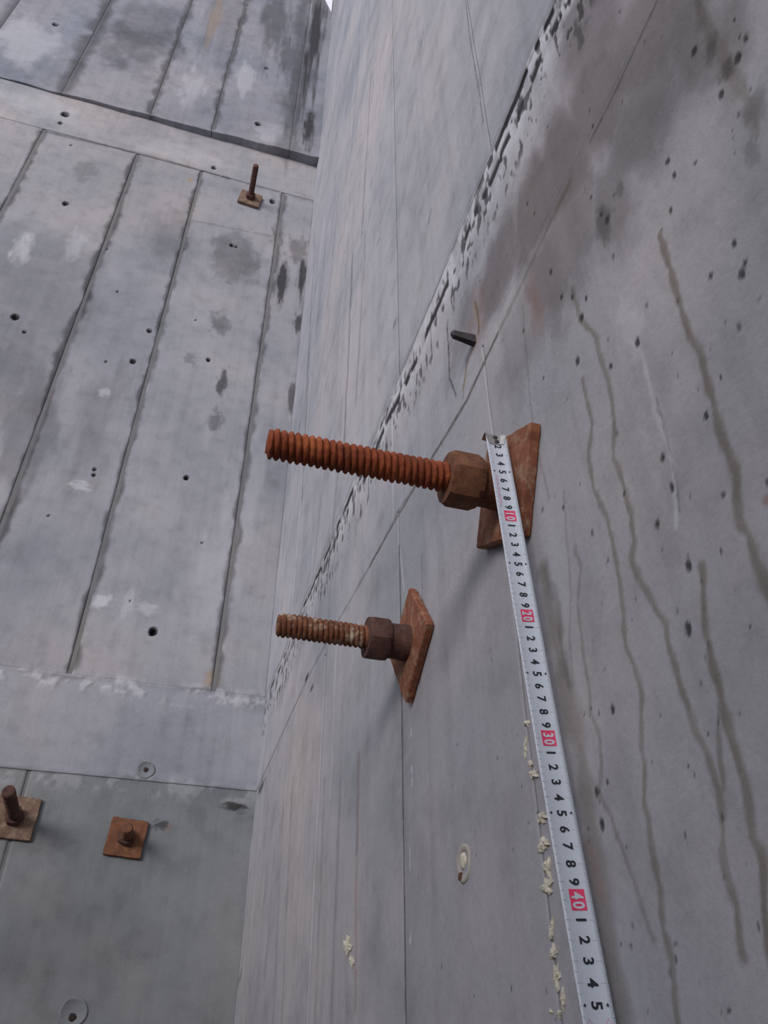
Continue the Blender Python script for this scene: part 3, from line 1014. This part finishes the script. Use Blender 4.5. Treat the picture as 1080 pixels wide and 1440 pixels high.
# end hook: riveted leaf with two holes' rivets and a bent lip
V, F = [], []
prof = [(1.75, 0.0006), (0.75, 0.0007), (0.55, 0.0002), (0.52, -0.004), (0.52, -0.009)]
HV = np.linspace(-TW / 2 - 0.0006, TW / 2 - 0.0005, 5)
for t, lf in prof:
    hw = 0.72 if t > 1.6 else 1.0
    for v in HV:
        V.append(tape_pt(t, v * hw, lf))
for t, lf in prof:
    hw = 0.72 if t > 1.6 else 1.0
    for v in HV:
        V.append(tape_pt(t + 0.06 if lf < 0 else t, v * hw, lf - 0.0004 if lf >= 0 else lf))
n = 5
o2 = len(prof) * n
for i in range(len(prof) - 1):
    for k in range(n - 1):
        F.append((i * n + k, i * n + k + 1, (i + 1) * n + k + 1, (i + 1) * n + k))
        F.append((o2 + i * n + k, o2 + (i + 1) * n + k, o2 + (i + 1) * n + k + 1, o2 + i * n + k + 1))
hook = tape_obj('end_hook', V, F, 'hook')
for t, v in ((0.95, -0.0005), (1.45, 0.0002)):
    V, F = [], []
    for r, lf in ((0.0022, 0.0008), (0.0019, 0.0014), (0.0009, 0.0018)):
        for k in range(14):
            a = 2 * math.pi * k / 14
            V.append(tape_pt(t + r * 100 * math.cos(a), v + r * math.sin(a), lf))
    for i in range(2):
        for k in range(14):
            F.append((i * 14 + k, i * 14 + (k + 1) % 14, (i + 1) * 14 + (k + 1) % 14, (i + 1) * 14 + k))
    F.append(tuple(28 + k for k in range(14)))
    tape_obj('rivet', V, F, 'stub', hook)
tape_root['label'] = 'white steel tape measure blade with black numerals hanging down from the longest bolt'
tape_root['category'] = 'tape measure'

# ------------------------------------------------------------------ tie hole, foam scraps, front wall tie holes


def lathe(name, prof, mat, parent, frame, seg=28, wob=0.0, seed=1):
    rnd = random.Random(seed)
    ph = rnd.random() * 6
    bm = bmesh.new()
    rings = []
    for r, z in prof:
        ring = []
        for k in range(seg):
            a = 2 * math.pi * k / seg
            rr = r * (1 + wob * (math.sin(3 * a + ph) * 0.5 + math.sin(5 * a + 2 * ph) * 0.4 + math.sin(9 * a) * 0.2))
            ring.append(bm.verts.new((rr * math.cos(a), rr * math.sin(a), z)))
        rings.append(ring)
    for a, b in zip(rings, rings[1:]):
        for k in range(seg):
            bm.faces.new((a[k], a[(k + 1) % seg], b[(k + 1) % seg], b[k]))
    bm.faces.new(rings[-1])
    bm.faces.new(rings[0][::-1])
    o = bm_obj(name, bm, mat, parent, True)
    o.matrix_world = frame
    return o


y0, z0 = on_right(655, 1184)
y1, z1 = on_right(652, 1244)
ty, tz = (y0 + y1) / 2, (z0 + z1) / 2
tr = abs(z0 - z1) / 2
ring = lathe('tie_hole_ring', [(tr * 1.02, -0.004), (tr, 0.0012), (tr * 0.86, 0.002), (tr * 0.62, 0.0012), (tr * 0.56, -0.0004), (tr * 0.3, -0.0006)], 'ring', wall_right,
             right_frame(ty, tz), 32, 0.06, 2)
ring['label'] = 'cream filled tie hole'
pl = lathe('plug', [(tr * 0.44, -0.002), (tr * 0.42, 0.0014), (tr * 0.30, 0.0024), (tr * 0.1, 0.0026)], 'foam', ring, right_frame(ty, tz + tr * 0.05), 20, 0.12, 4)
pl.matrix_parent_inverse = Matrix.Identity(4)
pl.matrix_basis = Matrix.Translation((0, tr * 0.12, 0))
hy, hz = on_right(650, 1233)
hl = lathe('hole', [(tr * 0.22, -0.002), (tr * 0.21, 0.0016), (tr * 0.12, 0.0017)], 'holebrown', ring, Matrix.Identity(4), 14, 0.15, 6)
hl.matrix_basis = Matrix.Translation((-(hy - ty), hz - tz, 0.0008))

FOAM = [((742, 1017), 7, 7), ((740, 1050), 3, 22), ((750, 1088), 9, 10), ((746, 1075), 3, 8), ((763, 1150), 9, 12), ((766, 1188), 9, 13), ((760, 1193), 4, 10), ((771, 1222), 8, 20),
        ((769, 1248), 11, 18), ((777, 1305), 5, 28), ((780, 1340), 9, 16), ((784, 1375), 7, 24), ((793, 1405), 4, 24), ((489, 1330), 7, 18), ((495, 1352), 4, 12), ((787, 1426), 4, 8), ((776, 1422), 4, 6)]
rf = random.Random(9)
for (c, hw, hh) in FOAM:
    n = 14
    pts = []
    for k in range(n):
        a = 2 * math.pi * k / n
        s = rf.uniform(0.3, 1.0)
        pts.append(on_right(c[0] + 0.95 * hw * s * math.cos(a), c[1] + hh * s * math.sin(a)))
    cy, cz = on_right(*c)
    bm = bmesh.new()
    base = [bm.verts.new((WX + 0.004, p[0], p[1])) for p in pts]
    mid = [bm.verts.new((WX - rf.uniform(0.0003, 0.0009), p[0], p[1])) for p in pts]
    top = [bm.verts.new((WX - rf.uniform(0.0006, 0.0022), cy + (p[0] - cy) * 0.6, cz + (p[1] - cz) * 0.6)) for p in pts]
    tc = bm.verts.new((WX - rf.uniform(0.0006, 0.002), cy, cz))
    for k in range(n):
        j = (k + 1) % n
        bm.faces.new((base[k], base[j], mid[j], mid[k]))
        bm.faces.new((mid[k], mid[j], top[j], top[k]))
        bm.faces.new((top[k], top[j], tc))
    bm_obj('foam_scrap', bm, 'foam', wall_right)

for (px, py, r, hx, hy) in ((205, 1083, 0.020, 0, 0), (103, 1424, 0.026, 0.0, -0.008)):
    x, z = on_front(px, py)
    h0 = 0.002 if py < 1200 else 0.0
    fr = front_frame(x, z, 0, WY - h0 - 0.0008)
    rg = lathe('tie_hole_ring', [(r * 1.12, -0.006), (r * 1.08, 0.0004), (r, 0.0022), (r * 0.9, 0.0016), (r * 0.84, 0.0004), (r * 0.2, 0.0002)], 'patch', wall_front, fr, 28, 0.03, 3)
    rg['label'] = 'round mortar-filled tie hole'
    k = lathe('hole', [(r * 0.30, -0.002), (r * 0.29, 0.0008), (r * 0.1, 0.0009)], 'hole', rg, Matrix.Identity(4), 14, 0.1, 8)  # flat dark disc painted in place of the shade inside a hole
    k.matrix_basis = Matrix.Translation((hx, hy, 0.0004))
